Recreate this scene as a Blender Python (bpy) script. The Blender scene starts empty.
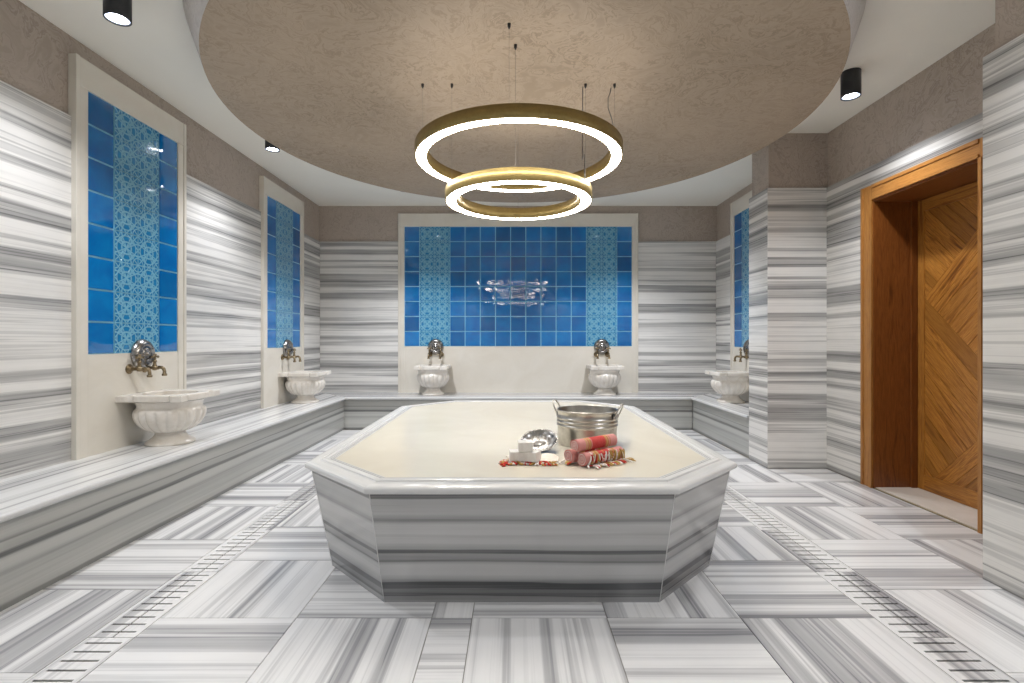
import bpy, math, random
from mathutils import Vector, Matrix
random.seed(7)
PI = math.pi
C = bpy.context.scene.collection
S = bpy.context.scene
H = 1.10            # eye height
CEIL = 2.87
CLAD = 2.396        # top of the marble cladding
BT = 0.40           # bench top

# ------------------------------------------------------------------ materials
class NT:
    def __init__(s, name):
        s.m = bpy.data.materials.new(name); s.m.use_nodes = True
        s.t = s.m.node_tree; s.b = s.t.nodes['Principled BSDF']
    def n(s, typ, **k):
        nd = s.t.nodes.new(typ)
        for a, v in k.items(): setattr(nd, a, v)
        return nd
    def l(s, a, b): s.t.links.new(a, b)
    def put(s, inp, v):
        if isinstance(v, bpy.types.NodeSocket): s.l(v, inp)
        else: inp.default_value = v
    def math(s, op, a, b=0.0, c=None, clamp=False):
        nd = s.n('ShaderNodeMath', operation=op, use_clamp=clamp)
        s.put(nd.inputs[0], a); s.put(nd.inputs[1], b)
        if c is not None: s.put(nd.inputs[2], c)
        return nd.outputs[0]
    def uv(s):
        sp = s.n('ShaderNodeSeparateXYZ'); u = s.n('ShaderNodeUVMap', uv_map='UVMap')
        s.l(u.outputs[0], sp.inputs[0]); return sp.outputs[0], sp.outputs[1]
    def obj(s):
        return s.n('ShaderNodeTexCoord').outputs['Object']
    def vec(s, x, y, z=0.0):
        c = s.n('ShaderNodeCombineXYZ')
        s.put(c.inputs[0], x); s.put(c.inputs[1], y); s.put(c.inputs[2], z); return c.outputs[0]
    def noise(s, v, scale, detail=3, rough=.5, dist=0):
        nd = s.n('ShaderNodeTexNoise')
        if v is not None: s.l(v, nd.inputs['Vector'])
        nd.inputs['Scale'].default_value = scale; nd.inputs['Detail'].default_value = detail
        nd.inputs['Roughness'].default_value = rough; nd.inputs['Distortion'].default_value = dist
        return nd.outputs['Fac']
    def ramp(s, f, stops, interp='LINEAR'):
        nd = s.n('ShaderNodeValToRGB'); s.put(nd.inputs[0], f)
        e = nd.color_ramp.elements; nd.color_ramp.interpolation = interp
        while len(e) > 1: e.remove(e[-1])
        first = True
        for p, c in stops:
            if not isinstance(c, (tuple, list)): c = (c, c, c)
            c = tuple(c)[:3] + (1,)
            if first: e[0].position = p; e[0].color = c; first = False
            else:
                q = e.new(p); q.color = c
        return nd.outputs[0]
    def mix(s, f, a, b):
        nd = s.n('ShaderNodeMix', data_type='RGBA')
        s.put(nd.inputs[0], f)
        for i, v in ((6, a), (7, b)):
            if isinstance(v, (tuple, list)): v = tuple(v)[:3] + (1,)
            s.put(nd.inputs[i], v)
        return nd.outputs[2]
    def bump(s, h, strength, dist=.01):
        nd = s.n('ShaderNodeBump'); nd.inputs['Strength'].default_value = strength
        nd.inputs['Distance'].default_value = dist
        s.l(h, nd.inputs['Height']); s.l(nd.outputs[0], s.b.inputs['Normal'])
    def base(s, c, rough=.5, metal=0, spec=.5):
        if isinstance(c, (tuple, list)): c = tuple(c)[:3] + (1,)
        s.put(s.b.inputs['Base Color'], c)
        s.put(s.b.inputs['Roughness'], rough); s.put(s.b.inputs['Metallic'], metal)
        s.b.inputs['Specular IOR Level'].default_value = spec
        return s.m

def stripe_fac(t, seed, k=1.0, dens=0.0, wav=.02):
    u, v = t.uv()
    w = t.noise(t.vec(t.math('MULTIPLY', u, .55), t.math('MULTIPLY', v, .8), seed + 3), 1.6, 2)
    v2 = t.math('ADD', v, t.math('MULTIPLY', t.math('SUBTRACT', w, .5), wav))
    vc = t.vec(t.math('MULTIPLY', u, .012), v2, seed)
    n1 = t.noise(vc, 7.6 * k, 4, .56)
    n2 = t.noise(t.vec(t.math('MULTIPLY', u, .010), v2, seed + 5), 21 * k, 3, .6)
    n3 = t.noise(t.vec(t.math('MULTIPLY', u, .008), v2, seed + 9), 62 * k, 2, .5)
    r1 = t.ramp(n1, [(.38 + dens, 1), (.455 + dens, .80), (.475 + dens, .50), (.50 + dens, .42), (.515 + dens, .08), (.60 + dens, 0)])
    r2 = t.ramp(n2, [(.30, 1), (.40, .85), (.425, .35), (.47, .22), (.49, .03), (.56, 0)])
    r3 = t.ramp(n3, [(.32, 1), (.38, .8), (.40, .1), (.52, 0)])
    f = t.math('MULTIPLY', r1, .62)
    f = t.math('ADD', f, t.math('MULTIPLY', r2, .27))
    f = t.math('ADD', f, t.math('MULTIPLY', r3, t.math('MULTIPLY_ADD', r1, .28, .10)), clamp=True)
    # milky clouding inside the bands
    cl = t.noise(t.vec(t.math('MULTIPLY', u, .6), t.math('MULTIPLY', v, 2.0), seed + 2), 5, 3, .6)
    f = t.math('ADD', f, t.math('MULTIPLY', t.math('SUBTRACT', cl, .5), .22), clamp=True)
    return f
def marble(name, light, dark, rough=.2, seed=1.0, k=1.0, dens=0.0, wav=.02, spec=.5):
    t = NT(name); f = stripe_fac(t, seed, k, dens, wav)
    col = t.ramp(f, [(0, light), (.35, tuple(a*.62+b*.38 for a, b in zip(light, dark))), (1, dark)])
    return t.base(col, rough, 0, spec)
def banded(name, stops, vmax, rough, light, dark, seed, amt=.25):
    """stops: (height, greyness 0..1)"""
    t = NT(name); u, v = t.uv()
    w = t.noise(t.vec(t.math('MULTIPLY', u, .4), v, seed), 2.0, 2)
    w2 = t.noise(t.vec(t.math('MULTIPLY', u, .05), v, seed), 60, 2)
    vv = t.math('ADD', v, t.math('MULTIPLY', t.math('SUBTRACT', w, .5), .03))
    vv = t.math('ADD', vv, t.math('MULTIPLY', t.math('SUBTRACT', w2, .5), .008))
    f = t.ramp(t.math('DIVIDE', vv, vmax), [(z / vmax, g) for z, g in stops])
    f2 = stripe_fac(t, seed, 1.3)
    f = t.math('ADD', t.math('MULTIPLY', f, 1 - amt * .5), t.math('MULTIPLY', f2, amt), clamp=True)
    col = t.ramp(f, [(0, light), (1, dark)])
    return t.base(col, rough)

LT = (.77, .765, .755); DK = (.22, .222, .23)
M = {}
M['floor'] = marble('floor_marble', (.84, .835, .83), (.25, .25, .265), .22, 2.3, 1.15, -.018, .010)
M['wall'] = marble('wall_marble', (.85, .835, .805), (.175, .175, .175), .2, 11.7, 1.5, -.004, .022)
M['bench'] = marble('bench_marble', (.80, .80, .79), (.16, .16, .17), .18, 21.2, 1.2, 0, .01)
M['riser'] = banded('riser_marble', [(0, .85), (.02, .75), (.03, .3), (.10, .25), (.135, .4), (.155, .62), (.175, .3), (.212, .3), (.222, .95), (.235, .85), (.245, .4), (.275, .3), (.282, .7), (.29, .3), (.37, .28)], .38, .16,
                    (.66, .66, .625), (.12, .122, .12), 5.5)
M['platform'] = banded('platform_marble', [(0, .62), (.026, .58), (.029, .92), (.036, .80), (.060, .74), (.063, .95), (.088, 1), (.093, .60), (.110, .42), (.125, .24), (.165, .26), (.178, .55), (.183, .88), (.192, .66), (.215, .60), (.219, .95), (.232, 1), (.237, .55), (.262, .28), (.345, .20), (.358, .45), (.364, .66), (.376, .50), (.392, .34), (.455, .26), (.461, .82), (.470, .72), (.474, .95), (.481, .5), (.50, .35)], .52, .07,
                    (.70, .70, .695), (.085, .087, .09), 8.8, .24)
M['cornice'] = marble('cornice_marble', (.74, .74, .73), (.42, .42, .43), .15, 31.2, .6, 0, .01)

def plain_stone(name, col, col2, rough, scale=3, spec=.5, bump=0):
    t = NT(name); o = t.obj()
    n = t.noise(o, scale, 5, .6, 1.2)
    c = t.ramp(n, [(.35, col), (.62, col2)])
    if bump: t.bump(n, bump, .01)
    return t.base(c, rough, 0, spec)
M['cream'] = plain_stone('cream_stone', (.78, .74, .66), (.73, .685, .60), .22, 2.2)
M['cream_top'] = plain_stone('cream_top_stone', (.73, .69, .58), (.68, .63, .52), .2, 1.1)
M['inlay'] = plain_stone('grey_inlay', (.36, .37, .38), (.42, .42, .42), .2)
M['basin'] = plain_stone('basin_marble', (.84, .80, .74), (.74, .69, .62), .22, 9)
M['ceiling'] = plain_stone('ceiling_paint', (.89, .87, .80), (.87, .85, .78), .8, 1)
M['threshold'] = plain_stone('threshold_stone', (.80, .76, .70), (.74, .70, .63), .25, 4)
M['grout'] = plain_stone('floor_grout', (.40, .37, .33), (.32, .30, .27), .8, 6)
M['void'] = plain_stone('drain_void', (.03, .027, .02), (.05, .04, .03), .8, 6)
M['soap'] = plain_stone('soap', (.86, .84, .81), (.80, .77, .74), .4, 20)
M['back'] = plain_stone('wall_core', (.5, .47, .42), (.45, .42, .38), .8)

def plaster(name, a, b, c, seed):
    t = NT(name); o = t.obj()
    mp = t.n('ShaderNodeMapping'); t.l(o, mp.inputs[0]); mp.inputs['Location'].default_value = (seed, seed, 0)
    w = t.n('ShaderNodeTexNoise'); t.l(mp.outputs[0], w.inputs['Vector']); w.inputs['Scale'].default_value = 2.4; w.inputs['Detail'].default_value = 4
    va = t.n('ShaderNodeVectorMath', operation='MULTIPLY_ADD')
    t.l(w.outputs['Color'], va.inputs[0]); va.inputs[1].default_value = (.55, .55, .55); t.l(mp.outputs[0], va.inputs[2])
    n1 = t.noise(va.outputs[0], 5.5, 6, .62, 1.5)
    n2 = t.noise(mp.outputs[0], 1.1, 3, .5)
    col = t.ramp(n1, [(.36, a), (.47, b), (.505, c), (.54, b), (.66, a)])
    col = t.mix(t.math('MULTIPLY', t.ramp(n2, [(.35, 0), (.65, 1)]), .35), col, tuple(x * 1.28 for x in b))
    t.bump(n1, .25, .01)
    return t.base(col, t.math('ADD', t.math('MULTIPLY', n1, -.3), .72), 0, .4)
M['plaster'] = plaster('wall_plaster', (.385, .325, .270), (.455, .39, .335), (.32, .265, .22), 0)
M['disc'] = plaster('disc_plaster', (.285, .225, .165), (.36, .288, .215), (.225, .172, .122), 5)

M['disc_rim'] = plaster('lamplit_rim_plaster', (.55, .52, .50), (.66, .63, .61), (.48, .45, .43), 3)  # paler than the disc: lamp light on its side put into the colour
def glazed(name, col, col2):
    t = NT(name); u, v = t.uv(); o = t.obj()
    at = t.n('ShaderNodeAttribute', attribute_name='tint')
    n = t.noise(o, 14, 3, .55)
    n2 = t.noise(o, 4.5, 3, .6, .6)
    c = t.mix(t.ramp(n2, [(.35, 0), (.65, 1)]), col, col2)
    c = t.mix(t.math('MULTIPLY', at.outputs['Fac'], .6), c, tuple(x * .42 for x in col))
    # darker pooled glaze along the tile border
    t.bump(t.math('ADD', t.math('MULTIPLY', n, .35), t.math('MULTIPLY', n2, 1.6)), .15, .010)
    return t.base(c, .02, 0, 1.0)
M['blue'] = glazed('blue_glaze', (.003, .145, .46), (.005, .215, .57))
M['tile_grout'] = plain_stone('tile_grout', (.28, .62, .80), (.32, .66, .84), .5)

def deco():
    t = NT('patterned_glaze'); u, v = t.uv()
    def fold(x):   # 0..1 triangle wave, period 0.2 m
        f = t.math('FRACT', t.math('DIVIDE', x, .2))
        return t.math('ABSOLUTE', t.math('SUBTRACT', t.math('MULTIPLY', f, 2.0), 1.0))
    x, y = fold(u), fold(v)
    def length(a, b):
        return t.math('SQRT', t.math('ADD', t.math('MULTIPLY', a, a), t.math('MULTIPLY', b, b)))
    def ab(e, w=1.0): return t.math('MULTIPLY', t.math('ABSOLUTE', e), w)
    x1 = t.math('SUBTRACT', 1.0, x); y1 = t.math('SUBTRACT', 1.0, y)
    ds = [ab(t.math('SUBTRACT', length(x, y), .42)), ab(t.math('SUBTRACT', length(x, y), .80)),
          ab(t.math('SUBTRACT', length(x1, y1), .46)),
          ab(t.math('SUBTRACT', t.math('ADD', x, y), 1.0), .707), ab(t.math('SUBTRACT', x, y), .707),
          ab(t.math('SUBTRACT', x, .38)), ab(t.math('SUBTRACT', y, .38)),
          ab(t.math('SUBTRACT', t.math('MULTIPLY', x, 2.1), y), .43), ab(t.math('SUBTRACT', t.math('MULTIPLY', y, 2.1), x), .43),
          ab(t.math('SUBTRACT', x, 1.0)), ab(t.math('SUBTRACT', y, 1.0))]
    d = ds[0]
    for e in ds[1:]: d = t.math('MINIMUM', d, e)
    f = t.ramp(d, [(0, 1), (.030, 1), (.055, 0)])
    o = t.obj(); n = t.noise(o, 9, 3, .6)
    c = t.mix(f, t.mix(n, (.008, .16, .40), (.02, .25, .52)), (.19, .47, .64))
    hh = t.math('ADD', t.math('MULTIPLY', f, .6), t.math('MULTIPLY', n, .8))
    t.bump(hh, .9, .007)
    t.b.inputs['Coat Weight'].default_value = .5; t.b.inputs['Coat Roughness'].default_value = .05
    return t.base(c, .16, 0, .6)
M['deco'] = deco()

def wood(name, a, b, c, rough=.38, sc=1.0):
    t = NT(name); u, v = t.uv()
    at = t.n('ShaderNodeAttribute', attribute_name='tint').outputs['Fac']
    g = t.noise(t.vec(t.math('MULTIPLY', u, 1.4), t.math('MULTIPLY', v, 16), t.math('MULTIPLY', at, 9)), 1.6 * sc, 4, .62, 1.4)
    g2 = t.noise(t.vec(t.math('MULTIPLY', u, 6), t.math('MULTIPLY', v, 130), at), 2, 3, .6)
    col = t.ramp(g, [(.30, c), (.42, b), (.5, a), (.6, b), (.72, a)])
    col = t.mix(t.math('MULTIPLY', t.ramp(g2, [(.38, 1), (.55, 0)]), .45), col, c)
    col = t.mix(t.math('MULTIPLY', at, .55), col, tuple(x * .5 for x in b))
    t.bump(g2, .12, .003)
    return t.base(col, rough)
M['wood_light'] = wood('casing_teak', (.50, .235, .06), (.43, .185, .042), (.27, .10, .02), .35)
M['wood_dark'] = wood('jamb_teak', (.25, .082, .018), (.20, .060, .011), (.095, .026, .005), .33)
M['wood_door'] = wood('door_teak', (.56, .25, .048), (.41, .16, .026), (.15, .048, .008), .35)

def metal(name, a, b, rough, scale=30):
    t = NT(name); n = t.noise(t.obj(), scale, 4, .6)
    r = t.math('ADD', t.math('MULTIPLY', n, .15), rough - .07)
    t.bump(n, .04, .003)
    return t.base(t.ramp(n, [(.35, a), (.65, b)]), r, 1)
M['chrome'] = metal('hammered_chrome', (.24, .23, .22), (.42, .41, .40), .26, 25)
M['bronze'] = metal('aged_bronze', (.16, .12, .07), (.34, .27, .17), .30, 60)
M['steel'] = metal('bucket_tin', (.42, .40, .37), (.58, .56, .52), .30, 18)
M['gold'] = metal('brushed_gold', (.34, .25, .09), (.40, .30, .11), .38, 40)
M['gold'].node_tree.nodes['Principled BSDF'].inputs['Metallic'].default_value = .55
M['black'] = plain_stone('black_lamp', (.022, .024, .028), (.03, .032, .036), .4, 20)
M['wire'] = plain_stone('wire_grey', (.16, .15, .14), (.22, .21, .2), .4, 20)
M['brass'] = metal('threshold_brass', (.45, .38, .25), (.5, .42, .28), .4)

def emit(name, col, k):
    t = NT(name); t.b.inputs['Emission Color'].default_value = tuple(col) + (1,)
    t.b.inputs['Emission Strength'].default_value = k
    return t.base(col, .5)
M['ring_glow'] = emit('ring_diffuser', (1, .955, .88), 20)
M['ring_fill'] = emit('ring_added_uplight', (1, .94, .86), 3.5)  # added glow on the ring tops to brighten disc and ceiling
M['lamp_glow'] = emit('lamp_lens', (.93, .96, 1), 22)
M['lamp_halo'] = emit('lamp_reflector', (.72, .80, 1), 1.6)

def towel(name, stops, weave=True):
    t = NT(name); u, v = t.uv()
    c = t.ramp(u, stops, 'CONSTANT')
    n = t.noise(t.vec(t.math('MULTIPLY', u, 60), t.math('MULTIPLY', v, 600)), 1, 2)
    c = t.mix(t.math('MULTIPLY', t.ramp(n, [(.45, 0), (.55, 1)]), .16), c, (.80, .66, .62))
    ch = t.math('MULTIPLY', t.math('SINE', t.math('MULTIPLY', u, 520)), t.math('SINE', t.math('MULTIPLY', v, 900)))
    t.bump(ch, .4, .002)
    return t.base(c, .85, 0, .2)
RED = (.62, .035, .03); ORG = (.58, .22, .06); PNK = (.72, .30, .28); WHT = (.80, .74, .70); TAN = (.62, .40, .14)
def band(seq):
    out = []; p = 0
    for w, c in seq: out.append((p, c)); p += w
    return out
M['towel_red'] = towel('red_striped_towel', band([(.20, PNK), (.03, TAN), (.02, PNK), (.03, ORG), (.02, TAN), (.03, ORG), (.02, PNK), (.34, RED), (.03, ORG), (.02, TAN), (.03, ORG), (.03, PNK), (.02, ORG), (.2, PNK)]))
M['towel_pink'] = towel('pink_striped_towel', band([(.16, PNK), (.02, WHT), (.06, PNK), (.02, TAN), (.05, ORG), (.03, TAN), (.12, RED), (.03, ORG), (.14, RED), (.02, WHT), (.05, PNK), (.03, TAN), (.05, ORG), (.25, PNK)]))
M['towel_end'] = plain_stone('towel_end_pink', (.62, .16, .14), (.50, .07, .06), .9, 90, .1)
M['cloth'] = plain_stone('cream_cloth', (.80, .75, .67), (.72, .66, .58), .9, 30, .1, .3)
M['thread_white'] = plain_stone('white_thread', (.84, .80, .77), (.74, .68, .64), .9, 60, .1)
M['thread_red'] = plain_stone('red_thread', (.58, .06, .05), (.48, .04, .03), .9, 60, .1)
M['thread_tan'] = plain_stone('mustard_thread', (.55, .36, .12), (.45, .27, .09), .9, 60, .1)

# ------------------------------------------------------------------ mesh builder
class MB:
    def __init__(s): s.v = []; s.f = []; s.uv = []; s.mi = []; s.sm = []; s.tint = []
    def face(s, pts, uv=None, mi=0, smooth=False, tint=0.0):
        i = len(s.v); s.v += [tuple(p) for p in pts]
        s.f.append(list(range(i, i + len(pts)))); s.uv.append(uv or [(p[0], p[2]) for p in pts])
        s.mi.append(mi); s.sm.append(smooth); s.tint.append(tint)
    def grid(s, rows, closed=False, smooth=True, mi=0, uvf=None, tint=0.0):
        """rows: list of rings of points, shared vertices"""
        i0 = len(s.v); n = len(rows[0])
        for r in rows: s.v += [tuple(p) for p in r]
        for a in range(len(rows) - 1):
            for b in range(n if closed else n - 1):
                c = (b + 1) % n
                idx = [(a, b), (a, c), (a + 1, c), (a + 1, b)]
                s.f.append([i0 + r * n + q for r, q in idx])
                if uvf: s.uv.append([uvf(r, (b + 1 if (q == c and c == 0 and closed) else q)) for r, q in idx])
                else: s.uv.append([(rows[r][q][0], rows[r][q][2]) for r, q in idx])
                s.mi.append(mi); s.sm.append(smooth); s.tint.append(tint)
    def box(s, x0, x1, y0, y1, z0, z1, uvf=None, mi=0, tint=0.0, skip=''):
        P = lambda x, y, z: (x, y, z)
        F = {'-y': [P(x0, y0, z0), P(x1, y0, z0), P(x1, y0, z1), P(x0, y0, z1)],
             '+y': [P(x1, y1, z0), P(x0, y1, z0), P(x0, y1, z1), P(x1, y1, z1)],
             '-x': [P(x0, y1, z0), P(x0, y0, z0), P(x0, y0, z1), P(x0, y1, z1)],
             '+x': [P(x1, y0, z0), P(x1, y1, z0), P(x1, y1, z1), P(x1, y0, z1)],
             '-z': [P(x0, y1, z0), P(x1, y1, z0), P(x1, y0, z0), P(x0, y0, z0)],
             '+z': [P(x0, y0, z1), P(x1, y0, z1), P(x1, y1, z1), P(x0, y1, z1)]}
        for k, pts in F.items():
            if k in skip.split(): continue
            s.face(pts, [uvf(p, k) for p in pts] if uvf else [(p[0] + p[1], p[2]) if k[1] != 'z' else (p[0], p[1]) for p in pts], mi, False, tint)
    def poly_prism(s, poly, z0, z1, mi=0, uvt=None, smooth_side=False, bottom=True):
        """poly ccw seen from above"""
        n = len(poly)
        s.face([(x, y, z1) for x, y in poly], [uvt(x, y) if uvt else (x, y) for x, y in poly], mi)
        if bottom: s.face([(x, y, z0) for x, y in reversed(poly)], [(x, y) for x, y in reversed(poly)], mi)
        for i in range(n):
            a, b = poly[i], poly[(i + 1) % n]
            s.face([(a[0], a[1], z0), (b[0], b[1], z0), (b[0], b[1], z1), (a[0], a[1], z1)],
                   [(0, z0), (math.dist(a, b), z0), (math.dist(a, b), z1), (0, z1)], mi)
    def lathe(s, prof, n=32, mod=None, mi=0, center=(0, 0)):
        rows = []
        for r, z in prof:
            ring = []
            for k in range(n):
                a = 2 * PI * k / n; rr = r * (mod(a, z) if mod else 1)
                ring.append((center[0] + rr * math.cos(a), center[1] + rr * math.sin(a), z))
            rows.append(ring)
        s.grid(rows, closed=True, mi=mi)
    def tube(s, pts, r, n=10, mi=0, cap=True):
        pts = [Vector(p) for p in pts]; rows = []; up = None
        for i, p in enumerate(pts):
            d = (pts[min(i + 1, len(pts) - 1)] - pts[max(i - 1, 0)]).normalized()
            if up is None: up = Vector((0, 0, 1)) if abs(d.z) < .9 else Vector((1, 0, 0))
            a = d.cross(up).normalized(); b = a.cross(d).normalized(); up = b
            rr = r[i] if isinstance(r, (list, tuple)) else r
            rows.append([p + a * rr * math.cos(2 * PI * k / n) + b * rr * math.sin(2 * PI * k / n) for k in range(n)])
        s.grid([[tuple(q) for q in row] for row in rows], closed=True, mi=mi)
        if cap:
            s.face(rows[0][::-1], mi=mi); s.face(rows[-1], mi=mi)
    def build(s, name, mat, parent=None, merge=True, bevel=0):
        me = bpy.data.meshes.new(name); me.from_pydata(s.v, [], s.f)
        ul = me.uv_layers.new(name='UVMap'); at = me.attributes.new('tint', 'FLOAT', 'FACE')
        li = 0
        for fi, p in enumerate(me.polygons):
            p.material_index = s.mi[fi]; p.use_smooth = s.sm[fi]; at.data[fi].value = s.tint[fi]
            for k in range(p.loop_total): ul.data[p.loop_start + k].uv = s.uv[fi][k]
        for m in (mat if isinstance(mat, (list, tuple)) else [mat]): me.materials.append(m)
        import bmesh
        bm = bmesh.new(); bm.from_mesh(me)
        if merge: bmesh.ops.remove_doubles(bm, verts=bm.verts, dist=1e-5)
        bmesh.ops.recalc_face_normals(bm, faces=bm.faces)
        bm.to_mesh(me); bm.free()
        o = bpy.data.objects.new(name, me); C.objects.link(o)
        if parent: o.parent = parent
        if bevel:
            md = o.modifiers.new('bevel', 'BEVEL'); md.width = bevel; md.segments = 2; md.limit_method = 'ANGLE'; md.angle_limit = .7
        return o
def tag(o, label, cat, group=None, kind=None):
    o['label'] = label; o['category'] = cat
    if group: o['group'] = group
    if kind: o['kind'] = kind
    return o
def struct(o): o['kind'] = 'structure'; return o
def empty(name, loc=(0, 0, 0), rz=0):
    o = bpy.data.objects.new(name, None); C.objects.link(o); o.location = loc; o.rotation_euler = (0, 0, rz)
    o.empty_display_size = .05; return o
def copy_tree(o, parent=None):
    c = o.copy(); C.objects.link(c)
    if parent: c.parent = parent
    for ch in list(o.children): copy_tree(ch, c)
    return c
def sweep(path, prof, closed=False):
    """path: 2-D points; prof: (offset to the left of travel, z). Mitred. returns rows per path point"""
    n = len(path); rows = []
    for i in range(n):
        p = Vector(path[i])
        def nrm(a, b):
            d = (Vector(b) - Vector(a)).normalized(); return Vector((-d.y, d.x))
        if closed or 0 < i < n - 1:
            n1 = nrm(path[i - 1], path[i]); n2 = nrm(path[i], path[(i + 1) % n])
            m = (n1 + n2).normalized(); m = m / max(.2, m.dot(n1))
        else:
            m = nrm(path[0], path[1]) if i == 0 else nrm(path[-2], path[-1])
        rows.append([(p.x + m.x * o, p.y + m.y * o, z) for o, z in prof])
    if closed: rows.append(rows[0])
    return rows
def sweep_mesh(mb, path, prof, closed=False, mi=0):
    rows = sweep(path, prof, closed); L = [0]
    pp = list(path) + ([path[0]] if closed else [])
    for a, b in zip(pp, pp[1:]): L.append(L[-1] + math.dist(a, b))
    arc = [0]
    for a, b in zip(prof, prof[1:]): arc.append(arc[-1] + math.dist(a, b))
    for a in range(len(rows) - 1):     # separate segments keep the mitres crisp
        mb.grid([rows[a], rows[a + 1]], smooth=False, mi=mi, uvf=lambda r, q, a=a: (L[a + r], arc[q]))
    return rows

# ------------------------------------------------------------------ camera
cam = bpy.data.cameras.new('camera'); co = bpy.data.objects.new('camera', cam); C.objects.link(co)
co.location = (0, 0, H); co.rotation_euler = (PI / 2, 0, 0)
cam.sensor_width = 36; cam.lens = 500 * 36 / 1024; cam.shift_x = -2 / 1024; cam.shift_y = -2 / 1024
cam.clip_start = .02; S.camera = co

# ------------------------------------------------------------------ floor
XL, XR, YB, Y0 = -2.565, 2.67, 6.61, -1.1
def floor_tiles():
    base = MB(); base.box(XL - .1, XR + .4, Y0, YB + .1, -.12, -.004)
    fl = struct(base.build('floor', M['grout']))
    mb = MB()
    def tile(x0, x1, y0, y1, vert):
        g = .0016; ox, oy = random.uniform(0, 60), random.uniform(0, 60)
        f = (lambda p, k: (p[1] * 1. + oy, p[0] + ox)) if vert else (lambda p, k: (p[0] + ox, p[1] + oy))
        mb.box(x0 + g, x1 - g, y0 + g, y1 - g, -.0035, 0, f, skip='-z')
    inner = [Y0, -.67, -.14, .39, .92, 1.45, 1.975, 2.49, 2.94, 3.45, 3.96, 4.47, 4.98, 5.49, 6.08]
    cols = [-1.40, -.86, -.325, -.165, .367, .895, 1.425]
    k0 = 5
    for i in range(len(inner) - 1):
        for j in range(6):
            v = [0, 1, 0, 1, 0, 1][j]
            if (i - k0) % 2: v = 1 - v
            tile(cols[j], cols[j + 1], inner[i], inner[i + 1], v)
    outer = [Y0, -.55, 0, .55, 1.10, 1.65, 2.20, 2.753, 3.295, 3.85, 4.40, 4.95, 5.5, 6.08]
    for i in range(len(outer) - 1):
        v = (i - 5) % 2 == 0
        tile(-2.09, -1.575, outer[i], outer[i + 1], v)
        tile(1.62, 2.163, outer[i], outer[i + 1], v)
        a, b = max(outer[i], 2.31), min(outer[i + 1], 4.26)
        if b - a > .05: tile(2.163, 2.655, a, b, not v)
    mb.build('floor_tiles', M['floor'], fl)
    # drain channels and lift-out covers
    def cover(x0, x1, ya, ox, groove):
        m = MB(); L = .516; e = .022; f = lambda p, k: (p[1], p[0] + ox)
        sx0, sx1 = x0 + e, x1 - e; xm = (sx0 + sx1) / 2 + .004; gw = .003 if groove else 0
        m.box(x0 + .002, sx0, ya, ya + L, -.0035, 0, f); m.box(sx1, x1 - .002, ya, ya + L, -.0035, 0, f)
        y = ya
        for q in range(11):
            yb = ya + .033 + .05 * q - .005 if q < 10 else ya + L
            if gw:
                m.box(sx0, xm - gw, y, yb, -.0035, 0, f); m.box(xm + gw, sx1, y, yb, -.0035, 0, f)
            else: m.box(sx0, sx1, y, yb, -.0035, 0, f)
            y = yb + .010
        return m
    vb = MB()
    vb.box(-1.573, -1.402, Y0, 6.05, -.0042, -.0034); vb.box(1.427, 1.618, Y0, 6.05, -.0042, -.0034)
    vb.build('drain_channel', M['void'], fl)
    for side, (x0, x1) in enumerate(((-1.575, -1.40), (1.425, 1.62))):
        for k in range(-2, 8):
            ya = 1.849 + .52 * k
            o = cover(x0, x1, ya, random.uniform(0, 40), k >= 0).build('drain_cover', M['floor'])
            tag(o, ('slotted striped marble drain cover in the floor channel beside the left bench',
                    'slotted striped marble drain cover in the floor channel on the door side')[side], 'drain cover',
                ('drain covers of the left channel', 'drain covers of the right channel')[side])
floor_tiles()

# ------------------------------------------------------------------ walls and ceiling
def wall_uv(ox=0):
    return lambda p, k: ((p[1] if k[1] == 'x' else p[0]) + ox, p[2] if k[1] != 'z' else p[1])
def wall(name, core, clads):
    m = MB(); m.box(*core); w = struct(m.build(name, M['plaster']))
    c = MB()
    for b in clads: c.box(*b[:6], wall_uv())
    c.build('marble_cladding', M['wall'], w, bevel=.0015); return w
wall('wall_left', (-2.80, -2.585, Y0, 6.84, -.1, CEIL + .1), [(-2.585, -2.565, Y0, 6.61, 0, CLAD)])
wall('wall_front', (-2.585, 3.1, Y0 - .2, Y0 - .02, -.1, CEIL + .1), [(-2.565, 2.155, Y0 - .02, Y0, 0, CLAD)])
wall('wall_back', (-2.585, 3.1, 6.63, 6.84, -.1, CEIL + .1), [(-2.565, 2.67, 6.61, 6.63, 0, CLAD)])
# right wall in pieces round the door opening  (opening y 2.868..3.70, top z 2.135)
m = MB()
DY0, DY1, DZ = 2.850, 3.70, 2.135
for b in ((2.69, 3.1, 2.0, DY0, -.1, CEIL + .1), (2.69, 3.1, DY1, 6.63, -.1, CEIL + .1), (2.69, 3.1, DY0, DY1, DZ, CEIL + .1), (3.03, 3.1, DY0, DY1, -.1, DZ)):
    m.box(*b)
wr = struct(m.build('wall_right', M['plaster']))
c = MB()
for b in ((2.67, 2.69, 2.30, DY0, 0, CLAD), (2.67, 2.69, DY1, 4.27, 0, CLAD), (2.67, 2.69, DY0, DY1, DZ, CLAD), (2.67, 2.69, 4.61, 6.61, 0, CLAD)):
    c.box(*b, wall_uv(3))
c.build('marble_cladding', M['wall'], wr)
# pillar between bench and door
m = MB(); m.box(2.185, 2.69, 4.29, 4.59, -.05, CEIL + .05); p = struct(m.build('wall_pillar', M['plaster']))
c = MB(); c.box(2.165, 2.67, 4.27, 4.61, 0, CLAD, wall_uv(1), skip='+x'); c.build('marble_cladding', M['wall'], p, bevel=.002)
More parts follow.
